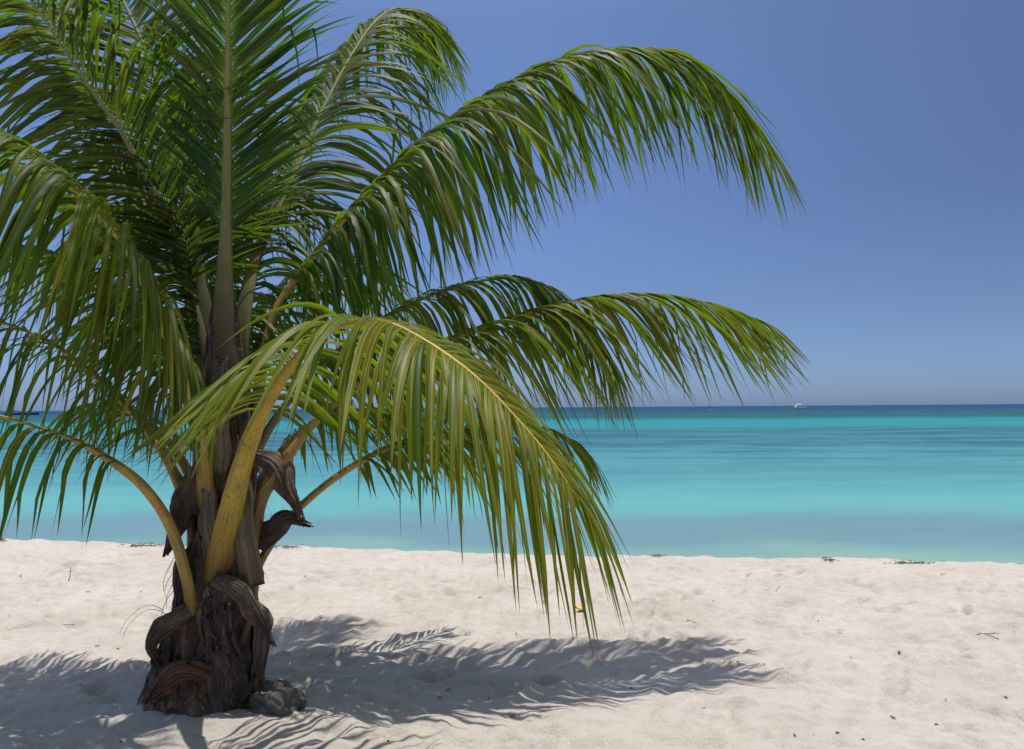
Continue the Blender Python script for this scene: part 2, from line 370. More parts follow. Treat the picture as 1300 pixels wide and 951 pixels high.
def catmull(pts, n):
    P = [2 * pts[0] - pts[1]] + list(pts) + [2 * pts[-1] - pts[-2]]
    dense = []
    for i in range(1, len(P) - 2):
        p0, p1, p2, p3 = P[i - 1], P[i], P[i + 1], P[i + 2]
        for k in range(24):
            t = k / 24.0
            dense.append(0.5 * ((2 * p1) + (p2 - p0) * t + (2 * p0 - 5 * p1 + 4 * p2 - p3) * t * t + (3 * p1 - p0 - 3 * p2 + p3) * t ** 3))
    dense.append(P[-2])
    cum = [0.0]
    for i in range(1, len(dense)): cum.append(cum[-1] + (dense[i] - dense[i - 1]).length)
    L = cum[-1]; out = []; j = 0
    for k in range(n + 1):
        s = L * k / n
        while j < len(cum) - 2 and cum[j + 1] < s: j += 1
        f = (s - cum[j]) / max(1e-9, cum[j + 1] - cum[j])
        out.append(dense[j].lerp(dense[j + 1], min(1, max(0, f))))
    return out, L

def interp(x, xp, fp): return float(np.interp(x, xp, fp))

def make_frond(ctrl, t0=0.25, length=0.75, droop=(1.6, 3.0), alpha=(62, 28), lift=(10, 10), yellow=0.1, roll=0.0,
               base_w=0.05, mid_w=0.026, spacing=0.027, width=0.044, seed=1, horiz=None, stalk=None, label=None, bright=0.5, kink=0.2, sides=(1, 1), stiff=0.0, foldr=(14, 48), twist=0.42, tip_len=0.6, t0_b=None):
    rr = random.Random(seed)
    pts = [p if isinstance(p, Vector) else at(*p) for p in ctrl]
    N = 64
    P, L = catmull(pts, N)
    if horiz is None:
        h = Vector((P[-1].x - P[0].x, P[-1].y - P[0].y, 0))
    else: h = Vector((horiz[0], horiz[1], 0))
    h.normalize(); S0 = h.cross(Vector((0, 0, 1))).normalized()
    T = []
    for i in range(N + 1):
        a = P[max(0, i - 1)]; b = P[min(N, i + 1)]; T.append((b - a).normalized())
    fr = []
    for i in range(N + 1):
        s = (S0 - T[i] * S0.dot(T[i])).normalized(); n = s.cross(T[i])
        q = Quaternion(T[i], R(roll)); fr.append((q @ s, q @ n))
    # stalk
    verts, faces, uvs = [], [], []
    K = 10
    for i in range(N + 1):
        t = i / N
        w = interp(t, [0, 0.05, 0.14, t0, 0.6, 1.0], [base_w * 2.3, base_w * 1.5, base_w * 1.15, mid_w * 1.35, mid_w * 0.5, 0.003])
        hgt = w * interp(t, [0, 0.12, 0.4, 1], [0.45, 0.62, 0.8, 1.0])
        s, n = fr[i]
        for k in range(K):
            a = 2 * math.pi * k / K
            ca, sa = math.cos(a), math.sin(a)
            yy = hgt * sa * (0.45 if sa > 0 else 1.0)
            verts.append(P[i] + s * (w * ca) + n * yy); uvs.append((k / K, t))
    for i in range(N):
        for k in range(K):
            a = i * K + k; b = i * K + (k + 1) % K
            faces.append((a, b, b + K, a + K))
    faces.append(tuple(range(K - 1, -1, -1))); faces.append(tuple(N * K + k for k in range(K)))
    fo = mesh_obj('frond', verts, faces, stalk or M_stalk, palm, uvs=uvs, loc=tuple(P[0]))
    if label: fo['label'] = label
    # leaflets
    lv, lf, lu, lc = [], [], [], []
    SEG = 10
    for si, side in enumerate((1, -1)):
        tt0 = t0 if (t0_b is None or side == 1) else t0_b
        cnt = int(L * (1 - tt0) / spacing * sides[si])
        for j in range(cnt):
            u = (j + 0.5 * (side > 0) + rr.uniform(-0.22, 0.22)) / cnt
            if u < 0: u = 0.0
            t = tt0 + (1 - tt0) * min(u, 0.998)
            if rr.random() < 0.04: continue
            x = t * N; i = min(N - 1, int(x)); f = x - i
            p = P[i].lerp(P[i + 1], f); tg = T[i].lerp(T[i + 1], f).normalized()
            s = fr[i][0].lerp(fr[i + 1][0], f).normalized(); n = fr[i][1].lerp(fr[i + 1][1], f).normalized()
            Ll = length * interp(u, [0, 0.06, 0.22, 0.5, 0.8, 1.0], [0.62, 0.82, 1.0, 1.0, 0.88, tip_len]) * rr.uniform(0.84, 1.08)
            if rr.random() < 0.04: Ll *= rr.uniform(0.3, 0.75)
            al = R(interp(u, [0, 1], alpha) + rr.gauss(0, 4.0)); be = R(interp(u, [0, 1], lift) + rr.gauss(0, 5))
            d = tg * math.cos(al) + (s * (side * math.cos(be)) + n * math.sin(be)) * math.sin(al)
            d.normalize()
            Wv = (tg - d * tg.dot(d)).normalized()
            tw = rr.gauss(0, twist)
            Wv = Quaternion(d, tw) @ Wv
            g = interp(u, [0, 1], droop) * rr.uniform(0.75, 1.3)
            wmax = width * interp(u, [0, 0.1, 0.5, 0.85, 1], [0.7, 0.95, 1.0, 0.72, 0.45]) * rr.uniform(0.68, 1.12)
            ww = interp(t, [0, t0, 0.6, 1.0], [base_w, mid_w, mid_w * 0.5, 0.003])
            q = p + s * side * ww * 0.75 + n * ww * 0.2
            kk = rr.random() < kink; ks = rr.uniform(0.45, 0.8); ka = rr.uniform(0.15, 0.6)
            hang = min(0.93, max(0.0, g / (g + 1.25) + rr.gauss(0, 0.035))); bendk = rr.uniform(3.2, 6.5); bnorm = 1 - math.exp(-bendk)
            d0 = d.copy(); wob = rr.gauss(0.02, 0.07)
            rnd = min(1, max(0, rr.gauss(bright, 0.22))); yl = min(1, max(0, yellow + rr.gauss(0, 0.10) + 0.12 * u))
            if rr.random() < 0.03: yl = min(1, yl + 0.5)
            curl = rr.gauss(0, 0.9)
            b0 = len(lv)
            fold = R(rr.uniform(*foldr))
            for k in range(SEG + 1):
                v = k / SEG
                wv = wmax * 0.5 * interp(v, [0, 0.05, 0.16, 0.42, 0.7, 0.9, 1.0], [0.30, 0.62, 0.95, 1.0, 0.60, 0.22, 0.015])
                nn = d.cross(Wv) * (1 if side > 0 else -1)
                if nn.dot(n) < 0 and k == 0: pass
                sg = 1
                fo_ = fold * (1 - 0.5 * v)
                lv.append(q + Wv * (wv * math.cos(fo_)) - nn * (wv * math.sin(fo_)) * sg); lu.append((0.0, v)); lc.append((rnd, yl, v, 1))
                lv.append(q); lu.append((0.5, v)); lc.append((rnd, yl, v, 1))
                lv.append(q - Wv * (wv * math.cos(fo_)) - nn * (wv * math.sin(fo_)) * sg); lu.append((1.0, v)); lc.append((rnd, yl, v, 1))
                st = Ll / SEG
                q = q + d * st
                dv = 1.0 / SEG
                v2 = v + dv
                hg = hang * ((1 - stiff) * (1 - math.exp(-bendk * v2)) / bnorm + stiff * min(1.0, v2) ** 1.7)
                if kk and v2 > ks: hg = min(0.97, hg + ka)
                d = (d0 * (1 - hg) + Vector((wob, 0, -1)) * hg + tg * (0.10 * v2)).normalized()
                Wv = (Wv - d * Wv.dot(d)).normalized()
                Wv = Quaternion(d, curl * dv) @ Wv
            for k in range(SEG):
                a = b0 + k * 3
                lf.append((a, a + 1, a + 4, a + 3)); lf.append((a + 1, a + 2, a + 5, a + 4))
    mesh_obj('leaflets', lv, lf, M_leaf, fo, uvs=lu, cols=lc, loc=tuple(P[0]))
    return fo

TD = 4.8
FR = {}
# front drooping frond (yellowish)
make_frond([(276, 765, 4.80), (282, 705, 4.62), (292, 650, 4.50), (314, 568, 4.40), (345, 500, 4.25), (385, 446, 4.08), (430, 414, 3.92), (482, 407, 3.78), (535, 429, 3.66), (603, 477, 3.52), (670, 546, 3.40), (712, 600, 3.32), (728, 626, 3.29)],
           t0=0.36, length=1.04, droop=(0.95, 3.2), alpha=(100, 28), lift=(6, 0), yellow=0.3, base_w=0.075, mid_w=0.034, twist=0.35, seed=11, bright=1.0, kink=0.08, width=0.046, spacing=0.0255, stalk=M_stalk_y, label='yellowing front frond drooping nearest the viewer', tip_len=0.62)
# large upper right frond
make_frond([(318, 600, 4.9), (325, 500, 4.95), (345, 400, 5.0), (401, 318, 5.1), (468, 242, 5.22), (535, 178, 5.34), (623, 119, 5.5), (697, 84, 5.65), (770, 67, 5.8), (842, 72, 5.95), (890, 98, 6.04), (928, 132, 6.12), (962, 172, 6.18)],
           t0=0.22, length=1.36, droop=(6.0, 2.2), alpha=(58, 20), lift=(2, 0), spacing=0.026, yellow=0.10, base_w=0.065, mid_w=0.030, seed=12, bright=0.4, kink=0.10, width=0.048, label='long upper frond arching right against the sky', tip_len=0.62)
# right mid frond
make_frond([(318, 690, 4.75), (329, 637, 4.7), (350, 600, 4.72), (400, 532, 4.8), (480, 470, 4.9), (560, 433, 5.0), (633, 408, 5.1), (731, 381, 5.22), (829, 374, 5.34), (923, 392, 5.46), (975, 412, 5.54)],
           t0=0.30, length=1.1, droop=(4.2, 1.2), alpha=(50, 14), lift=(2, -4), yellow=0.28, base_w=0.06, mid_w=0.026, spacing=0.026, seed=13, bright=0.6, kink=0.12, width=0.042, label='frond reaching farthest right with yellow tips', tip_len=0.38)
# mid back frond behind it
make_frond([(312, 640, 4.95), (330, 560, 5.0), (400, 470, 5.1), (485, 406, 5.2), (556, 371, 5.25), (636, 353, 5.3), (690, 364, 5.35), (735, 400, 5.4), (775, 455, 5.45)],
           t0=0.25, length=1.05, droop=(5, 5), alpha=(56, 25), lift=(6, 0), yellow=0.12, base_w=0.055, width=0.038, stalk=M_stalk_g, spacing=0.031, seed=14, bright=0.35, kink=0.1)
# steep upper frond
make_frond([(300, 520, 4.95), (305, 430, 4.98), (318, 350, 5.1), (338, 295, 5.25), (381, 202, 5.5), (411, 135, 5.7), (445, 71, 5.95), (475, 28, 6.2), (503, 10, 6.45), (532, 20, 6.7), (556, 52, 6.9)],
           t0=0.28, length=1.12, droop=(1.6, 3.5), alpha=(50, 22), lift=(0, -5), yellow=0.10, base_w=0.05, spacing=0.022, stiff=0.1, stalk=M_stalk_g, horiz=(0.25, 1), twist=0.2, foldr=(8, 30), seed=15, bright=0.15, kink=0.30, roll=0, width=0.042)
# central upright frond
make_frond([(284, 470, 4.72), (284, 400, 4.70), (286, 320, 4.68), (288, 220, 4.66), (289, 110, 4.60), (290, 0, 4.48), (292, -120, 4.30), (295, -230, 4.02), (298, -300, 3.70)],
           t0=0.24, length=0.9, droop=(0.7, 1.4), alpha=(48, 32), lift=(22, 12), yellow=0.0, base_w=0.05, mid_w=0.026, width=0.033, stiff=0.9, twist=0.14, foldr=(8, 24), seed=16, bright=0.75, kink=0.25, horiz=(0.05, -1), stalk=M_stalk_g, spacing=0.0175, label='upright central frond')
# left upper dark frond
make_frond([(268, 520, 4.95), (250, 420, 4.98), (230, 330, 5.0), (209, 269, 5.0), (182, 219, 4.98), (151, 162, 4.95), (98, 87, 4.9), (40, 0, 4.82), (-20, -80, 4.7), (-90, -140, 4.6), (-170, -160, 4.5)],
           t0=0.2, length=1.18, droop=(1.0, 1.8), alpha=(60, 34), lift=(4, 0), yellow=0.06, base_w=0.05, width=0.036, spacing=0.021, stiff=0.0, horiz=(-0.25, -1), twist=0.18, foldr=(8, 28), seed=17, bright=0.1, kink=0.2, roll=0, stalk=M_stalk_g)
# second left upper frond
make_frond([(272, 500, 4.97), (262, 400, 5.00), (245, 280, 5.04), (225, 200, 5.08), (203, 115, 5.12), (170, 30, 5.17), (130, -40, 5.21), (70, -90, 5.26), (0, -110, 5.30)],
           t0=0.18, length=0.95, droop=(1.4, 2), alpha=(58, 35), lift=(4, 0), yellow=0.12, base_w=0.045, width=0.04, spacing=0.022, stiff=0.6, stalk=M_stalk_g, seed=18, bright=0.2, kink=0.2, horiz=(-0.35, 1))
# large left frond coming toward the viewer
make_frond([(272, 700, 4.82), (264, 635, 4.68), (258, 560, 4.56), (240, 490, 4.44), (209, 418, 4.28), (168, 328, 4.08), (118, 262, 3.92), (60, 212, 3.78), (0, 172, 3.66), (-80, 150, 3.56), (-160, 160, 3.5), (-240, 210, 3.46)],
           t0=0.27, length=1.02, droop=(6.0, 4.5), alpha=(56, 28), lift=(2, 0), yellow=0.14, base_w=0.07, mid_w=0.034, spacing=0.023, seed=19, bright=0.4, kink=0.1, width=0.044, label='large left frond hanging toward the viewer')
# second left mid frond (behind the large one)
make_frond([(262, 600, 4.93), (245, 520, 4.95), (215, 450, 4.97), (170, 390, 5.01), (110, 340, 5.05), (40, 315, 5.10), (-30, 320, 5.15), (-100, 350, 5.20)],
           t0=0.2, length=0.9, droop=(1.8, 2.6), alpha=(55, 35), lift=(8, 0), yellow=0.12, base_w=0.055, width=0.036, stalk=M_stalk_g, seed=20, bright=0.5, kink=0.15)
# lower left frond
make_frond([(252, 700, 4.78), (245, 660, 4.76), (221, 595, 4.74), (183, 538, 4.72), (128, 482, 4.70), (67, 436, 4.68), (0, 408, 4.66), (-70, 398, 4.64), (-150, 410, 4.62), (-220, 450, 4.6)],
           t0=0.30, length=0.95, droop=(4.5, 5), alpha=(56, 32), lift=(4, 0), yellow=0.10, base_w=0.055, mid_w=0.028, spacing=0.036, seed=21, bright=0.4, kink=0.15, width=0.026, stalk=M_stalk)
# lowest left frond
make_frond([(254, 812, 4.80), (246, 775, 4.64), (240, 735, 4.56), (220, 670, 4.52), (190, 623, 4.48), (155, 592, 4.44), (100, 560, 4.36), (53, 543, 4.28), (0, 528, 4.2), (-70, 520, 4.1), (-150, 535, 4.0), (-220, 575, 3.9)],
           t0=0.46, length=0.85, droop=(9, 7), alpha=(48, 30), lift=(0, 0), yellow=0.14, base_w=0.06, mid_w=0.032, seed=22, bright=0.4, kink=0.5, spacing=0.075, width=0.04, label='lowest left frond with a bare orange stalk')
# low right frond
make_frond([(302, 815, 4.80), (317, 772, 4.73), (326, 720, 4.78), (350, 679, 4.86), (378, 644, 4.95), (437, 597, 5.1), (510, 560, 5.25), (590, 541, 5.4), (655, 537, 5.5), (700, 546, 5.58), (735, 566, 5.64), (752, 590, 5.68)],
           t0=0.42, length=0.62, droop=(2.8, 1.8), alpha=(52, 22), lift=(4, 0), yellow=0.28, base_w=0.045, mid_w=0.026, seed=23, bright=0.45, kink=0.15, spacing=0.03, label='low right frond on a bare brown stalk')
# back fronds
make_frond([(295, 560, 5.05), (315, 470, 5.15), (345, 400, 5.35), (385, 350, 5.65), (425, 325, 6.0), (460, 330, 6.4), (490, 360, 6.8)],
           t0=0.16, length=0.95, droop=(2.4, 3.0), alpha=(60, 36), lift=(4, 0), yellow=0.18, base_w=0.045, width=0.036, stalk=M_stalk_g, spacing=0.036, seed=24, bright=0.5, kink=0.15)
make_frond([(275, 560, 4.97), (258, 480, 5.05), (230, 420, 5.18), (195, 390, 5.35), (160, 390, 5.55), (130, 415, 5.75)],
           t0=0.16, length=0.85, droop=(2.2, 2.8), alpha=(64, 40), lift=(4, 0), yellow=0.15, base_w=0.045, width=0.036, stalk=M_stalk_g, seed=26, bright=0.45, kink=0.15)
make_frond([(308, 690, 4.95), (330, 610, 5.05), (385, 545, 5.3), (450, 520, 5.6), (515, 525, 5.9), (565, 555, 6.15), (600, 605, 6.35)],
           t0=0.28, length=0.66, droop=(2.8, 3.4), alpha=(60, 34), lift=(4, 0), yellow=0.34, base_w=0.045, spacing=0.04, seed=27, bright=0.55, kink=0.15, label='short yellow green frond behind the front one')
make_frond([(262, 660, 4.94), (240, 600, 5.03), (205, 550, 5.15), (165, 520, 5.30), (120, 512, 5.45), (80, 530, 5.60)],
           t0=0.30, length=0.55, droop=(2.2, 2.8), alpha=(60, 34), lift=(4, 0), yellow=0.1, base_w=0.04, seed=28, bright=0.4, kink=0.15, spacing=0.045, width=0.03)
make_frond([(270, 520, 4.95), (262, 420, 4.99), (250, 330, 5.06), (228, 240, 5.15), (205, 170, 5.26), (185, 130, 5.40), (165, 120, 5.55), (150, 140, 5.71)],
           t0=0.17, length=0.82, droop=(1.4, 2.2), alpha=(62, 38), lift=(6, 0), yellow=0.1, base_w=0.045, width=0.04, stiff=0.4, seed=29, bright=0.25, kink=0.2, stalk=M_stalk_g)

make_frond([(290, 540, 4.98), (298, 440, 5.05), (314, 350, 5.15), (334, 285, 5.28), (358, 250, 5.42), (382, 248, 5.55), (402, 275, 5.65)],
           t0=0.20, length=0.78, droop=(2.2, 3.0), alpha=(64, 40), lift=(4, 0), yellow=0.06, base_w=0.045, seed=25, bright=0.7, kink=0.2, stalk=M_stalk_g, width=0.034, spacing=0.024)
make_frond([(272, 540, 4.98), (262, 440, 5.02), (244, 350, 5.06), (218, 290, 5.10), (188, 262, 5.14), (158, 262, 5.18), (132, 292, 5.22)],
           t0=0.20, length=0.80, droop=(2.0, 3.0), alpha=(64, 40), lift=(6, 0), yellow=0.06, base_w=0.045, seed=36, bright=0.3, kink=0.2, stalk=M_stalk_g, width=0.036, spacing=0.022)

# unopened spear
sv, sf, su = [], [], []
spts, sl = catmull([at(285, 470, 4.78), at(286, 380, 4.78), at(288, 280, 4.8), at(291, 150, 4.82), at(293, 30, 4.84)], 30)
for i, p in enumerate(spts):
    t = i / 30; r = interp(t, [0, 0.2, 1], [0.075, 0.045, 0.004])
    for k in range(8):
        a = k / 8 * 2 * math.pi; sv.append(p + Vector((math.cos(a) * r, math.sin(a) * r, 0))); su.append((k / 8, 0.3 + t))
sf = [(i * 8 + k, i * 8 + (k + 1) % 8, (i + 1) * 8 + (k + 1) % 8, (i + 1) * 8 + k) for i in range(30) for k in range(8)]
sf.append(tuple(30 * 8 + k for k in range(8)))
mesh_obj('spear_leaf', sv, sf, M_stalk_g, palm, uvs=su, loc=tuple(spts[0]))

# ------------------------------------------------------------------ trunk
prof = [(262, 905, 72), (262, 880, 67), (264, 850, 58), (268, 815, 50), (274, 775, 43), (280, 735, 36), (283, 690, 31), (286, 640, 28), (286, 580, 26), (286, 520, 24), (286, 460, 21), (286, 410, 17), (286, 370, 13)]
tp = [(at(a, b, TD), c / F * TD) for a, b, c in prof]
trng = np.random.RandomState(3)
def trunk_sample(f):
    x = f * (len(tp) - 1); i = min(len(tp) - 2, int(x)); g = x - i
    return tp[i][0].lerp(tp[i + 1][0], g), tp[i][1] * (1 - g) + tp[i + 1][1] * g
tv, tf_, tu = [], [], []
NR, NK = 150, 120
for i in range(NR + 1):
    f = i / NR; c, r = trunk_sample(f)
    z = c.z
    for k in range(NK):
        a = 2 * math.pi * k / NK
        sc_ = np.array([0.0])
        u = a / (2 * math.pi)
        # overlapping old leaf scars: diagonal scales
        dsc = (z * 7.0 + u * 5.0) % 1.0; dsc2 = (z * 6.0 - u * 4.0 + 0.4) % 1.0
        rr_ = r * (1 + 0.05 * (dsc - 0.5) + 0.04 * (dsc2 - 0.5))
        cx_, cy_ = math.cos(a), math.sin(a)
        rr_ += 0.035 * float(vnoise(np.array([u * 0 + cx_ * 2.2 + 10]), np.array([cy_ * 2.2 + z * 3.1]), 31)[0])
        rr_ += 0.022 * float(vnoise(np.array([cx_ * 9 + 20]), np.array([cy_ * 9 + z * 7]), 32)[0])
        rr_ += 0.012 * float(vnoise(np.array([cx_ * 26 + 20]), np.array([cy_ * 26 + z * 9]), 33)[0])
        tv.append((c.x + cx_ * rr_, c.y + cy_ * rr_, z)); tu.append((u, f * 2))
for i in range(NR):
    for k in range(NK):
        a = i * NK + k; b = i * NK + (k + 1) % NK
        tf_.append((a, b, b + NK, a + NK))
mesh_obj('trunk', tv, tf_, M_trunk, palm, uvs=tu, loc=(PALM.x, PALM.y, 0))

# old leaf sheaths and fibre cloth wrapped round the trunk
def trunk_at_z(z):
    zs = [p.z for p, r in tp]
    cx_ = interp(z, zs, [p.x for p, r in tp]); cy_ = interp(z, zs, [p.y for p, r in tp]); r = interp(z, zs, [r for p, r in tp])
    return cx_, cy_, r

def sheath(name, th, z0, z1, ha0, ha1, off0, off1, skew, mat, seed, ragged=0.03, curl=0.0):
    """a curved fibrous shell on the trunk: th = facing angle (deg; -90 faces the viewer)"""
    rs = random.Random(seed)
    A, B = 26, 40
    vs, us, fs = [], [], []
    rag0 = [rs.uniform(-1, 1) for _ in range(B // 4 + 2)]; rag = [rag0[j // 4] * (1 - j % 4 / 4) + rag0[j // 4 + 1] * (j % 4 / 4) for j in range(B + 1)]; fray = [rs.uniform(-1, 1) for _ in range(B + 1)]; rid = [rs.uniform(-1, 1) for _ in range(B + 1)]
    for i in range(A + 1):
        v = i / A
        ha = (ha0 + (ha1 - ha0) * v) * (1.0 - 0.12 * math.sin(v * 9 + seed) + 0.10 * rs.uniform(-1, 1))
        for j in range(B + 1):
            u = j / B * 2 - 1
            ang = R(th + skew * v + u * ha)
            zz = z0 + 0.045 * (rag[j] + 1.3 * fray[j] * max(0, v - 0.75) / 0.25)  * (1 if v < 0.08 else 0.3) + (z1 - z0) * v + (v ** 3) * ragged * rag[j] * 2 - (1 - v) ** 4 * ragged * abs(rag[(j * 7) % (B + 1)]) + 0.04 * (z1 - z0) * math.sin(u * 3 + seed) - 0.10 * (z1 - z0) * u * u * (1 if v > 0.5 else 0.3)
            cx_, cy_, r = trunk_at_z(zz)
            off = off0 * 0.5 + (off1 * 0.6 - off0 * 0.5) * v ** 1.5 + curl * u * u * v
            off += 0.012 * math.sin(9 * v + 7 * u + seed) * (0.4 + 0.6 * abs(math.sin(3 * u + seed))) + 0.028 * float(vnoise(np.array([u * 3 + seed]), np.array([v * 3.0]), seed)[0]) + 0.014 * float(vnoise(np.array([u * 8 + v * 4 + seed]), np.array([v * 5.5]), seed + 5)[0])
            rr_ = r + max(off, 0.004) + 0.010 + 0.0035 * rid[j]
            vs.append((cx_ + math.cos(ang) * rr_, cy_ + math.sin(ang) * rr_, zz)); us.append((u * 0.25 + 0.5, v))
    for i in range(A):
        for j in range(B):
            a = i * (B + 1) + j; fs.append((a, a + 1, a + B + 2, a + B + 1))
    o = mesh_obj(name, vs, fs, mat, palm, uvs=us, loc=vs[0])
    sm = o.modifiers.new('thickness', 'SOLIDIFY'); sm.thickness = 0.007; sm.offset = -1
    return o
specs = [
 (-100, -0.05, 0.34, 40, 22, 0.03, 0.07, 10, M_sheath_r, 0.0), (-60, -0.08, 0.40, 34, 16, 0.02, 0.08, -15, M_sheath, 0.02),
 (-135, -0.05, 0.42, 34, 14, 0.03, 0.10, 10, M_sheath, 0.02), (-85, 0.12, 0.60, 36, 20, 0.01, 0.05, -14, M_sheath_l, 0.0),
 (-115, 0.22, 0.66, 32, 18, 0.01, 0.05, 18, M_sheath_r, 0.02), (-45, 0.10, 0.62, 30, 12, 0.01, 0.06, -22, M_sheath, 0.03),
 (-150, 0.30, 0.80, 30, 14, 0.01, 0.06, 16, M_sheath, 0.0), (-80, 0.42, 0.84, 38, 24, 0.01, 0.03, 22, M_sheath, 0.0),
 (-105, 0.55, 0.98, 30, 18, 0.01, 0.04, -16, M_sheath_l, 0.0), (-50, 0.50, 1.05, 32, 16, 0.01, 0.05, -12, M_sheath, 0.02),
 (-70, 0.80, 1.30, 26, 14, 0.01, 0.04, 8, M_sheath_l, 0.0), (-120, 0.85, 1.45, 28, 12, 0.01, 0.05, 10, M_sheath, 0.02),
 (-85, 1.15, 1.80, 30, 12, 0.01, 0.03, 0, M_sheath, 0.0), (-55, 1.25, 1.95, 26, 10, 0.01, 0.04, -6, M_sheath_l, 0.0),
 (-110, 1.5, 2.2, 30, 10, 0.01, 0.03, 6, M_sheath_l, 0.0), (-80, 1.85, 2.55, 40, 14, 0.0, 0.01, 0, M_sheath_l, 0.0),
 (30, 0.1, 0.9, 50, 20, 0.02, 0.06, 10, M_sheath, 0.0), (110, 0.2, 1.1, 50, 20, 0.02, 0.06, 10, M_sheath, 0.0), (60, 0.9, 1.8, 50, 20, 0.01, 0.05, 10, M_sheath, 0.0),
 (170, 0.1, 0.8, 44, 20, 0.02, 0.07, -10, M_sheath, 0.0), (0, 0.6, 1.4, 40, 18, 0.01, 0.05, -10, M_sheath, 0.0),
]
for i, (th, z0, z1, a0, a1, o0, o1, sk, mt, cl) in enumerate(specs):
    sheath('leaf_sheath', th, z0, z1, a0, a1, o0, o1, sk, mt, 40 + i, curl=cl)

# hanging dead bracts and dry stubs (thick folded blades)
def blade(name, pts, widths, mat, fold=0.5, thick=0.007, side=None, seed=0):
    P, L = catmull([at(*p) for p in pts], 22)
    vs, fs, us = [], [], []
    B = 20
    rs = random.Random(seed)
    ridge = [rs.uniform(-1, 1) for _ in range(B + 1)]; fray = [rs.uniform(0, 1) ** 2 for _ in range(B + 1)]
    for i, p in enumerate(P):
        t = i / 22; w = interp(t, np.linspace(0, 1, len(widths)), widths)
        T_ = (P[min(22, i + 1)] - P[max(0, i - 1)]).normalized()
        sd = T_.cross(Vector((0, -1, 0)) if side is None else Vector(side)).normalized(); nn = sd.cross(T_)
        for j in range(B + 1):
            u = j / B * 2 - 1
            wob = 0.007 * ridge[j] + 0.012 * float(vnoise(np.array([u * 4 + seed]), np.array([t * 6.0]), 77)[0])
            if j in (0, B): u *= 1 + 0.5 * float(vnoise(np.array([t * 5.0 + seed * 3 + j]), np.array([seed + 0.3]), 60)[0]) + 0.05 * rs.uniform(-1, 1)
            vs.append(p + sd * (u * w + 0.006 * math.sin(t * 11 + seed) ) - nn * (abs(u) ** 1.5 * w * fold) + nn * wob + T_ * (0.09 * fray[j] * max(0, t - 0.6) / 0.4)); us.append((j / B * 0.5, t + seed))
    for i in range(22):
        for j in range(B):
            a = i * (B + 1) + j; fs.append((a, a + 1, a + B + 2, a + B + 1))
    o = mesh_obj(name, vs, fs, mat, palm, uvs=us, loc=tuple(P[0]))
    s_ = o.modifiers.new('thickness', 'SOLIDIFY'); s_.thickness = thick; s_.offset = 0
    return o
blade('dead_bract', [(322, 575, 4.72), (345, 592, 4.66), (362, 620, 4.64), (378, 652, 4.66)], [0.03, 0.075, 0.075, 0.035, 0.012], M_sheath, 0.7, seed=1)
blade('dead_bract', [(322, 690, 4.70), (345, 672, 4.68), (362, 658, 4.68), (380, 662, 4.70)], [0.06, 0.07, 0.05, 0.015], M_trunk, 0.6, seed=2)
blade('dead_bract', [(258, 600, 4.68), (238, 622, 4.66), (226, 655, 4.64), (216, 690, 4.62)], [0.05, 0.09, 0.08, 0.05, 0.02], M_trunk, 0.6, seed=3)
blade('dead_bract', [(245, 690, 4.66), (232, 715, 4.60), (226, 745, 4.58), (228, 775, 4.60)], [0.03, 0.05, 0.04, 0.008], M_trunk, 0.6, seed=4)
blade('dead_bract', [(262, 560, 4.66), (255, 580, 4.62), (246, 598, 4.60)], [0.03, 0.03, 0.01], M_sheath_l, 0.6, seed=5)
blade('dead_bract', [(302, 765, 4.60), (320, 775, 4.54), (331, 805, 4.52), (330, 862, 4.52)], [0.04, 0.055, 0.045, 0.012], M_sheath, 0.7, seed=6)
blade('dead_bract', [(270, 735, 4.54), (295, 748, 4.50), (318, 775, 4.50), (338, 812, 4.53)], [0.04, 0.055, 0.05, 0.02], M_sheath, 0.6, seed=7)
blade('leaf_stub', [(250, 775, 4.60), (225, 785, 4.50), (205, 798, 4.46), (190, 818, 4.46), (194, 832, 4.48)], [0.05, 0.055, 0.05, 0.035, 0.02], M_sheath, 0.6, 0.015, seed=8)
blade('leaf_stub', [(262, 860, 4.52), (240, 855, 4.42), (216, 862, 4.38), (196, 884, 4.40)], [0.06, 0.06, 0.05, 0.03], M_sheath_r, 0.6, 0.03, seed=9)
blade('leaf_stub', [(272, 720, 4.60), (266, 680, 4.56), (264, 648, 4.58), (263, 620, 4.6)], [0.06, 0.055, 0.045, 0.03], M_stalk_o, 0.5, 0.03, seed=11)
blade('leaf_stub', [(318, 745, 4.60), (312, 700, 4.56), (308, 655, 4.56), (306, 600, 4.6)], [0.06, 0.05, 0.045, 0.03], M_stalk_o, 0.5, 0.03, seed=12)
blade('leaf_stub', [(272, 600, 4.62), (276, 560, 4.58), (276, 520, 4.58), (280, 470, 4.6)], [0.06, 0.06, 0.05, 0.03], M_stalk_o, 0.5, 0.03, seed=13)

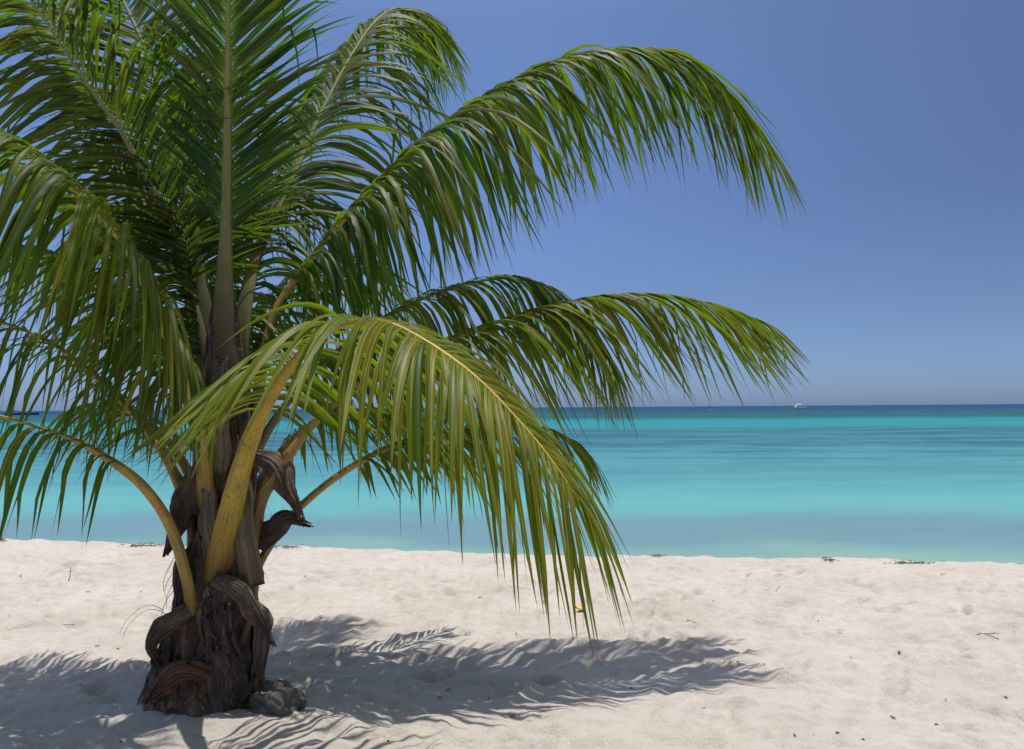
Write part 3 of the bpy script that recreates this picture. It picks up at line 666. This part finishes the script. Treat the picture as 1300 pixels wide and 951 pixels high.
# loose fibres
fv, ff, fu = [], [], []
frs = random.Random(9)
def strand(p, vel, L, r=0.0016, droopk=2.5):
    b0 = len(fv); n = 9; d = vel.normalized()
    for i in range(n + 1):
        rr_ = r * (1 - 0.7 * i / n)
        for k in range(3):
            a = k * 2.094
            fv.append(p + Vector((math.cos(a) * rr_, math.sin(a) * rr_, 0.3 * rr_ * math.sin(a)))); fu.append((k / 3, i / n))
        p = p + d * (L / n)
        d = (d + Vector((frs.gauss(0, .16), frs.gauss(0, .16), -droopk / n + frs.gauss(0, .1)))).normalized()
    for i in range(n):
        for k in range(3):
            a = b0 + i * 3 + k; b = b0 + i * 3 + (k + 1) % 3; ff.append((a, b, b + 3, a + 3))
for _ in range(230):
    z = frs.uniform(0.05, 1.9); a = R(frs.uniform(0, 360)); cx_, cy_, r = trunk_at_z(z)
    p = Vector((cx_ + math.cos(a) * (r + 0.03), cy_ + math.sin(a) * (r + 0.03), z))
    strand(p, Vector((math.cos(a), math.sin(a), frs.uniform(-0.6, 1.2))), frs.uniform(0.05, 0.22), frs.uniform(0.0008, 0.0022))
for q in [(222, 720), (219, 735), (223, 745), (226, 700), (333, 790), (332, 800), (203, 780), (200, 775)]:
    strand(at(q[0] + 8, q[1], 4.56), Vector((-0.5, 0, 0.3 if q[1] > 770 else -0.2)), frs.uniform(0.16, 0.34), 0.003)
fb = mesh_obj('loose_fibre', fv, ff, M_sheath_l, palm, uvs=fu, loc=(PALM.x, PALM.y, 0)); fb['kind'] = 'stuff'

# ------------------------------------------------------------------ things on the beach
M_rock = plain('rock', (0.10, 0.095, 0.078), 0.95, 0.7, 22.0)
M_twig = plain('dry_twig', (0.14, 0.10, 0.07), 0.9, 0.3, 30.0)
M_litter = plain('dry_litter', (0.15, 0.11, 0.08), 0.9, 0.4, 30.0)
M_yel = plain('yellow_leaf', (0.62, 0.42, 0.03), 0.5, 0.25, 30.0)
M_weed = plain('dry_seaweed', (0.17, 0.125, 0.08), 0.95, 0.45, 30.0)
M_white = plain('boat_white', (0.78, 0.78, 0.76), 0.35, 0.04, 0.5)
M_dark = plain('boat_dark', (0.03, 0.035, 0.045), 0.4, 0.2, 0.5)
M_glass = plain('boat_glass', (0.03, 0.05, 0.07), 0.15, 0.1, 0.5)
M_wood = plain('boat_wood', (0.10, 0.055, 0.03), 0.6, 0.2, 1.0)
M_skin = plain('canvas', (0.30, 0.36, 0.40), 0.8, 0.1, 1.0)

def lump(name, c, rx, ry, rz, mat, seed, amp=0.25, sub=3, flat=0.0):
    bm = bmesh.new(); bmesh.ops.create_icosphere(bm, subdivisions=sub, radius=1)
    for v in bm.verts:
        n = v.co.copy()
        k = 1 + amp * float(vnoise(np.array([n.x * 1.6 + seed]), np.array([n.y * 1.6 + n.z * 2.3]), seed)[0]) * 2 + amp * 0.5 * float(vnoise(np.array([n.x * 5 + n.z * 4]), np.array([n.y * 5 + seed]), seed + 1)[0]) * 2
        v.co = Vector((n.x * rx * k, n.y * ry * k, max(-rz * 0.5, n.z * rz * k)))
    me = bpy.data.meshes.new(name); bm.to_mesh(me); bm.free(); me.materials.append(mat)
    me.polygons.foreach_set('use_smooth', [sub > 2] * len(me.polygons))
    o = bpy.data.objects.new(name, me); C.objects.link(o); o.location = c
    return o
p = at(352, 862, 4.62); p.z = sand_z(p.x, p.y) + 0.035
tag(lump('rock', p, 0.14, 0.11, 0.10, M_rock, 12, 0.20, 5), 'dark grey green stone at the foot of the palm trunk', 'rock')

def leaf_piece(name, loc, L, W_, mat, seed, rz, lift=0.012):
    rs = random.Random(seed); vs, fs, us = [], [], []
    n, mcols = 10, 4
    for i in range(n + 1):
        t = i / n; w = W_ * math.sin(math.pi * (0.06 + 0.9 * t)) ** 0.8
        for j in range(mcols + 1):
            u = j / mcols * 2 - 1
            vs.append(((t - 0.5) * L, u * w * (1 + 0.15 * rs.uniform(-1, 1)), lift + 0.35 * W_ * u * u + 0.10 * L * (2 * t - 1) ** 2 + 0.15 * W_ * math.sin(6 * t + seed)))
    for i in range(n):
        for j in range(mcols):
            a = i * (mcols + 1) + j; fs.append((a, a + 1, a + mcols + 2, a + mcols + 1))
    o = mesh_obj(name, vs, fs, mat); o.location = loc; o.rotation_euler = (R(rs.uniform(-14, 14)), R(rs.uniform(-10, 10)), rz)
    s_ = o.modifiers.new('thickness', 'SOLIDIFY'); s_.thickness = 0.002
    return o
def on_sand(px, py, dz=0.0):
    g = ground_at(px, py, 0.0)
    for _ in range(3): g = ground_at(px, py, sand_z(g.x, g.y))
    g.z = sand_z(g.x, g.y) + dz
    return g
tag(leaf_piece('fallen_leaf', on_sand(735, 776, 0.01), 0.125, 0.040, M_yel, 2, 0.5), 'curled bright yellow leaf on the sand just right of the drooping frond', 'leaf')
tag(leaf_piece('fallen_leaf', on_sand(1067, 804, 0.004), 0.05, 0.010, M_yel, 3, 0.1), 'small sliver of yellow leaf on open sand at the right', 'leaf')

def twig(loc, L, r, seed, upright=False, fork=True):
    rs = random.Random(seed); vs, fs = [], []
    def seg(p, d, L, r, n=7):
        b0 = len(vs)
        for i in range(n + 1):
            a1 = d.cross(Vector((0.1, 0.2, 1))).normalized() if abs(d.z) < 0.9 else Vector((1, 0, 0)); a2 = d.cross(a1)
            rr_ = r * (1 - 0.7 * i / n)
            for k in range(5):
                a = k / 5 * 2 * math.pi; vs.append(p + a1 * (math.cos(a) * rr_) + a2 * (math.sin(a) * rr_))
            p = p + d * L / n
            d = (d + Vector((rs.gauss(0, .14), rs.gauss(0, .14), rs.gauss(0, .05)))).normalized()
            if i == n // 2 and fork and r > 0.0015: br.append((p.copy(), (d + Vector((rs.gauss(0, .7), rs.gauss(0, .7), 0.2))).normalized()))
        for i in range(n):
            for k in range(5):
                a = b0 + i * 5 + k; b = b0 + i * 5 + (k + 1) % 5; fs.append((a, b, b + 5, a + 5))
    br = []
    d = Vector((0.1, 0, 1)).normalized() if upright else Vector((rs.uniform(-1, 1), rs.uniform(-0.5, 0.5), 0.05)).normalized()
    seg(Vector((0, 0, 0)), d, L, r)
    for p, d in list(br): seg(p, d, L * 0.4, r * 0.6)
    o = mesh_obj('twig', vs, fs, M_twig); o.location = loc
    return o
tag(twig(on_sand(87, 739, -0.01), 0.15, 0.006, 1, True, False), 'thin dry stick standing upright in the sand at the far left', 'twig')
tw = [((178, 752), 'thin forked twig lying on sand left of the trunk'), ((95, 788), 'long thin twig lying flat on sand below the upright stick'), ((50, 722), 'short dark twig lying left of the upright stick'),
      ((948, 732), 'small twig on the sand right of the hanging frond tips'), ((985, 752), 'crooked twig in the middle of the open sand'), ((1195, 731), 'straight twig near the water edge at the right'),
      ((1268, 812), 'long pale twig lying flat at the far right'), ((872, 789), 'twig lying above the shadow of the longest frond'), ((1240, 806), 'thin twig beside the long pale twig at the right')]
for i, ((a, b_), lab) in enumerate(tw):
    tag(twig(on_sand(a, b_, 0.004), 0.16 if 'long' in lab else 0.09, 0.0035, 30 + i), lab, 'twig', 'twigs on the sand')

def weed_clump(loc, w, seed, n=60):
    rs = random.Random(seed); vs, fs = [], []
    for _ in range(n):
        p = Vector((rs.gauss(0, w * 0.33), rs.gauss(0, 0.03), abs(rs.gauss(0, 0.012)) - 0.002)); a = rs.uniform(0, 6.28)
        d = Vector((math.cos(a), math.sin(a) * 0.5, rs.uniform(-0.1, 0.35))).normalized(); L = rs.uniform(0.04, 0.12); r = rs.uniform(0.002, 0.006)
        s = d.cross(Vector((0, 0, 1))).normalized(); b0 = len(vs)
        for i in range(5):
            t = i / 4; q = p + d * (L * t) - Vector((0, 0, 0.04 * t * t))
            rr_ = r * (1 - 0.6 * t)
            vs.extend([q + s * rr_, q + Vector((0, 0, rr_)), q - s * rr_, q - Vector((0, 0, rr_))])
        for i in range(4):
            for k in range(4):
                a_ = b0 + i * 4 + k; b2_ = b0 + i * 4 + (k + 1) % 4; fs.append((a_, b2_, b2_ + 4, a_ + 4))
    o = mesh_obj('dry_seaweed', vs, fs, M_weed); o.location = loc
    return o
for i, (a, b_, w, lab) in enumerate([(190, 688, 0.42, 'tangled dry seaweed on the beach crest just left of the palm trunk'), (15, 684, 0.25, 'dry seaweed on the beach crest at the left edge'),
                                (1150, 713, 0.42, 'dry seaweed strewn on the beach crest at the right'), (365, 699, 0.22, 'dry seaweed on the beach crest just right of the trunk'),
                                (1047, 712, 0.10, 'single dark clump of seaweed at the water edge, right of centre'), (835, 709, 0.10, 'small clump of seaweed at the water edge beyond the frond tips')]):
    g = ground_at(a, b_, 0.0); g.y = crest_y(g.x) - 0.05; g.x = g.x; g.z = sand_z(g.x, g.y) + 0.006
    tag(weed_clump(g, w, 60 + i, int(10 + w * 90)), lab, 'seaweed')

# countless-looking but countable bits of dry litter
protos = []
for k in range(6):
    if k % 2: o = lump('leaf_fragment', (0, 0, 0), 0.016, 0.009, 0.006, M_litter, 10 + k, 0.4, 2)
    else: o = leaf_piece('leaf_fragment', (0, 0, 0), 0.045, 0.008, M_litter, 10 + k, 0.3 * k, 0.004)
    protos.append(o)
lr = random.Random(77)
for i in range(64):
    if i < 6: o = protos[i]
    else: o = protos[i % 6].copy(); C.objects.link(o)
    while True:
        a, b_ = lr.uniform(0, 1300), lr.uniform(715, 945)
        if not (170 < a < 370 and b_ > 740): break
    g = on_sand(a, b_, 0.002); o.location = g; o.rotation_euler = (0, 0, lr.uniform(0, 6.28)); s = lr.uniform(0.3, 0.95); o.scale = (s, s, s)
    tag(o, 'tiny dark fragment of dry leaf lying on the pale sand', 'leaf fragment', 'dry leaf fragments scattered over the sand')

# ------------------------------------------------------------------ boats
def box(vs, fs, x0, x1, y0, y1, z0, z1, tx=0.0, ty=0.0):
    b0 = len(vs)
    vs.extend([(x0, y0, z0), (x1, y0, z0), (x1, y1, z0), (x0, y1, z0), (x0 + tx, y0 + ty, z1), (x1 - tx, y0 + ty, z1), (x1 - tx, y1 - ty, z1), (x0 + tx, y1 - ty, z1)])
    fs.extend([(b0, b0 + 3, b0 + 2, b0 + 1), (b0 + 4, b0 + 5, b0 + 6, b0 + 7)] + [(b0 + i, b0 + (i + 1) % 4, b0 + 4 + (i + 1) % 4, b0 + 4 + i) for i in range(4)])
def hull(parent, L, B, H, mat, name='hull', sheer=0.35, bow=-1):
    vs, fs = [], []; n = 16
    for i in range(n + 1):
        t = i / n; x = (t - 0.5) * L * bow * -1
        w = B / 2 * (1 - max(0, (t - 0.45) / 0.55) ** 2.2) * (0.85 + 0.15 * min(1, t * 4)); zt = H * (1 + sheer * t * t); w = max(w, 0.02)
        xr = x + (0.06 * L * (-bow) * max(0, t - 0.7) / 0.3)
        for (yy, zz, xx) in ((-w, zt, xr), (-w * 0.85, H * 0.35, x), (-w * 0.45, -0.3, x), (w * 0.45, -0.3, x), (w * 0.85, H * 0.35, x), (w, zt, xr)):
            vs.append((xx, yy, zz))
    for i in range(n):
        for k in range(6):
            a = i * 6 + k; b = i * 6 + (k + 1) % 6; fs.append((a, b, b + 6, a + 6))
    fs.append((0, 1, 2, 3, 4, 5)); fs.append(tuple(n * 6 + k for k in range(6)))
    return part(name, vs, fs, mat, parent, False)
def part(name, vs, fs, mat, parent, smooth=False):
    o = mesh_obj(name, vs, fs, mat, None, smooth); o.parent = parent; return o
def water_pt(px_, D):
    p = at(px_, 520, D); return (p.x, D, WZ)
# motor yacht
y = empty('motor_yacht', water_pt(1014, 560)); tag(y, 'white motor yacht with a rounded upper deck on the horizon, right of the longest frond', 'boat')
hull(y, 11.5, 3.6, 1.15, M_white, bow=1)
vs, fs = [], []; box(vs, fs, -2.6, 2.2, -1.4, 1.4, 1.2, 2.35, 0.7, 0.2); part('cabin', vs, fs, M_white, y)
vs, fs = [], []; box(vs, fs, -2.3, 1.9, -1.36, 1.36, 1.55, 1.95, 0.1, 0.0); part('window', vs, fs, M_glass, y)
vs, fs = [], []; box(vs, fs, -1.6, 1.7, -1.3, 1.3, 3.05, 3.4, 0.5, 0.3); part('hardtop', vs, fs, M_white, y)
vs, fs = [], []
for a in (-1.2, 1.4):
    for b_ in (-1.1, 1.1):
        vs, fs = [], []; box(vs, fs, a - 0.05, a + 0.05, b_ - 0.05, b_ + 0.05, 2.3, 3.07); part('hardtop_post', vs, fs, M_dark, y)
vs, fs = [], []; box(vs, fs, 2.4, 4.9, -1.3, 1.3, 1.25, 1.75, 0.3, 0.2); part('aft_seating', vs, fs, M_white, y)
vs, fs = [], []; box(vs, fs, 1.6, 5.4, -1.3, 1.3, 2.2, 2.27); part('awning', vs, fs, M_dark, y)
y.rotation_euler = (0, 0, R(12))
# sailing dinghy
s = empty('sailing_boat', water_pt(900, 480)); tag(s, 'small sailing boat with a bare mast just beyond the longest frond tips', 'boat')
s.scale = (0.75, 0.75, 0.75)
hull(s, 4.2, 1.5, 0.6, M_white, bow=-1)
vs, fs = [], []; box(vs, fs, -0.05, 0.07, -0.06, 0.06, 0.4, 5.2, 0.02, 0.02); part('mast', vs, fs, M_dark, s)
vs, fs = [], []; box(vs, fs, 0.0, 1.9, -0.12, 0.12, 1.1, 1.35, 0.02, 0.05); part('furled_sail', vs, fs, M_skin, s)
vs = [(0.1, -0.03, 1.4), (1.3, -0.03, 1.4), (0.1, -0.03, 4.0), (0.1, 0.03, 1.4), (1.3, 0.03, 1.4), (0.1, 0.03, 4.0)]; fs = [(0, 1, 2), (5, 4, 3), (0, 3, 4, 1), (1, 4, 5, 2), (2, 5, 3, 0)]
part('sail', vs, fs, M_skin, s)
# dark long boat at the left
d_ = empty('wooden_boat', water_pt(28, 470)); tag(d_, 'long dark wooden boat with a flat canopy at the left end of the horizon', 'boat')
hull(d_, 19, 4.0, 0.8, M_dark, bow=-1, sheer=0.7)
vs, fs = [], []; box(vs, fs, -8.5, -3.0, -1.5, 1.5, 2.7, 2.9); part('canopy', vs, fs, M_dark, d_)
vs, fs = [], []; box(vs, fs, -2, 2, -1.2, 1.2, 1.0, 1.35); part('deck_house', vs, fs, M_dark, d_)
vs, fs = [], []
for a in (-8.2, -5.7, -3.2):
    for b_ in (-1.3, 1.3):
        vs, fs = [], []; box(vs, fs, a - 0.07, a + 0.07, b_ - 0.07, b_ + 0.07, 0.7, 2.71); part('canopy_post', vs, fs, M_wood, d_)
# tiny white boat
w_ = empty('speed_boat', water_pt(210, 620)); tag(w_, 'tiny white speed boat on the horizon between the left fronds and the trunk', 'boat')
hull(w_, 5.0, 1.8, 0.9, M_white)
vs, fs = [], []; box(vs, fs, -0.8, 1.0, -0.7, 0.7, 0.9, 2.0, 0.3, 0.1); part('windscreen', vs, fs, M_white, w_)

# ------------------------------------------------------------------ light
SUN_EL, SUN_AZ = 80.5, 60.0      # azimuth measured from +Y (away from the viewer), positive to the right
el, az = R(SUN_EL), R(SUN_AZ)
sd = Vector((math.sin(az) * math.cos(el), math.cos(az) * math.cos(el), math.sin(el)))
ld = bpy.data.lights.new('sun', 'SUN'); ld.energy = 4.15; ld.angle = R(0.53); ld.color = (1.0, 0.955, 0.89)
lo = bpy.data.objects.new('sun', ld); C.objects.link(lo); lo.rotation_euler = (-sd).to_track_quat('-Z', 'Y').to_euler(); lo.location = (0, 0, 20)
w = bpy.data.worlds.new('World'); S.world = w; w.use_nodes = True; nt = w.node_tree; nt.nodes.clear()
sky = nt.nodes.new('ShaderNodeTexSky'); sky.sky_type = 'NISHITA'; sky.sun_disc = False; sky.sun_elevation = el; sky.sun_rotation = az
sky.air_density = 1.0; sky.dust_density = 0.6; sky.ozone_density = 2.5; sky.altitude = 0
bg = nt.nodes.new('ShaderNodeBackground'); bg.inputs[1].default_value = 0.10
ow = nt.nodes.new('ShaderNodeOutputWorld')
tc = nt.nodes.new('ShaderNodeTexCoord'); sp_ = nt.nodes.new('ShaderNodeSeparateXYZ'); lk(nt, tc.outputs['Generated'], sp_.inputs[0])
tint = ramp(nt, [(0.0, (0.46, 0.67, 1.34)), (0.04, (0.50, 0.68, 1.18)), (0.12, (0.58, 0.68, 0.98)), (0.28, (0.78, 0.84, 1.10)), (0.45, (0.96, 1.02, 1.20)), (0.60, (1.9, 1.7, 1.5)), (1.0, (3.4, 2.7, 2.1))], sp_.outputs[2])  # also boosts the unseen sky overhead, added fill to lighten shadows on the sand
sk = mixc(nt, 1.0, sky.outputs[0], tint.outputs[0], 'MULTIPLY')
pol = ramp(nt, [(0.0, 1.15), (0.5, 1.0), (0.76, 0.66), (1.0, 0.55)], math_(nt, 'MULTIPLY_ADD', sp_.outputs[0], 0.5, 0.5))
polf = mixc(nt, ramp(nt, [(0.0, 0.25), (0.25, 1.0)], sp_.outputs[2]).outputs[0], (1, 1, 1), pol.outputs[0])
sk = mixc(nt, 1.0, sk, polf, 'MULTIPLY')
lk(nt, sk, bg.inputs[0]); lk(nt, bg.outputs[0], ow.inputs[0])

S.view_settings.view_transform = 'Standard'; S.view_settings.look = 'None'; S.view_settings.exposure = 0.0; S.view_settings.gamma = 1.0
S.render.resolution_x = 1024; S.render.resolution_y = 749
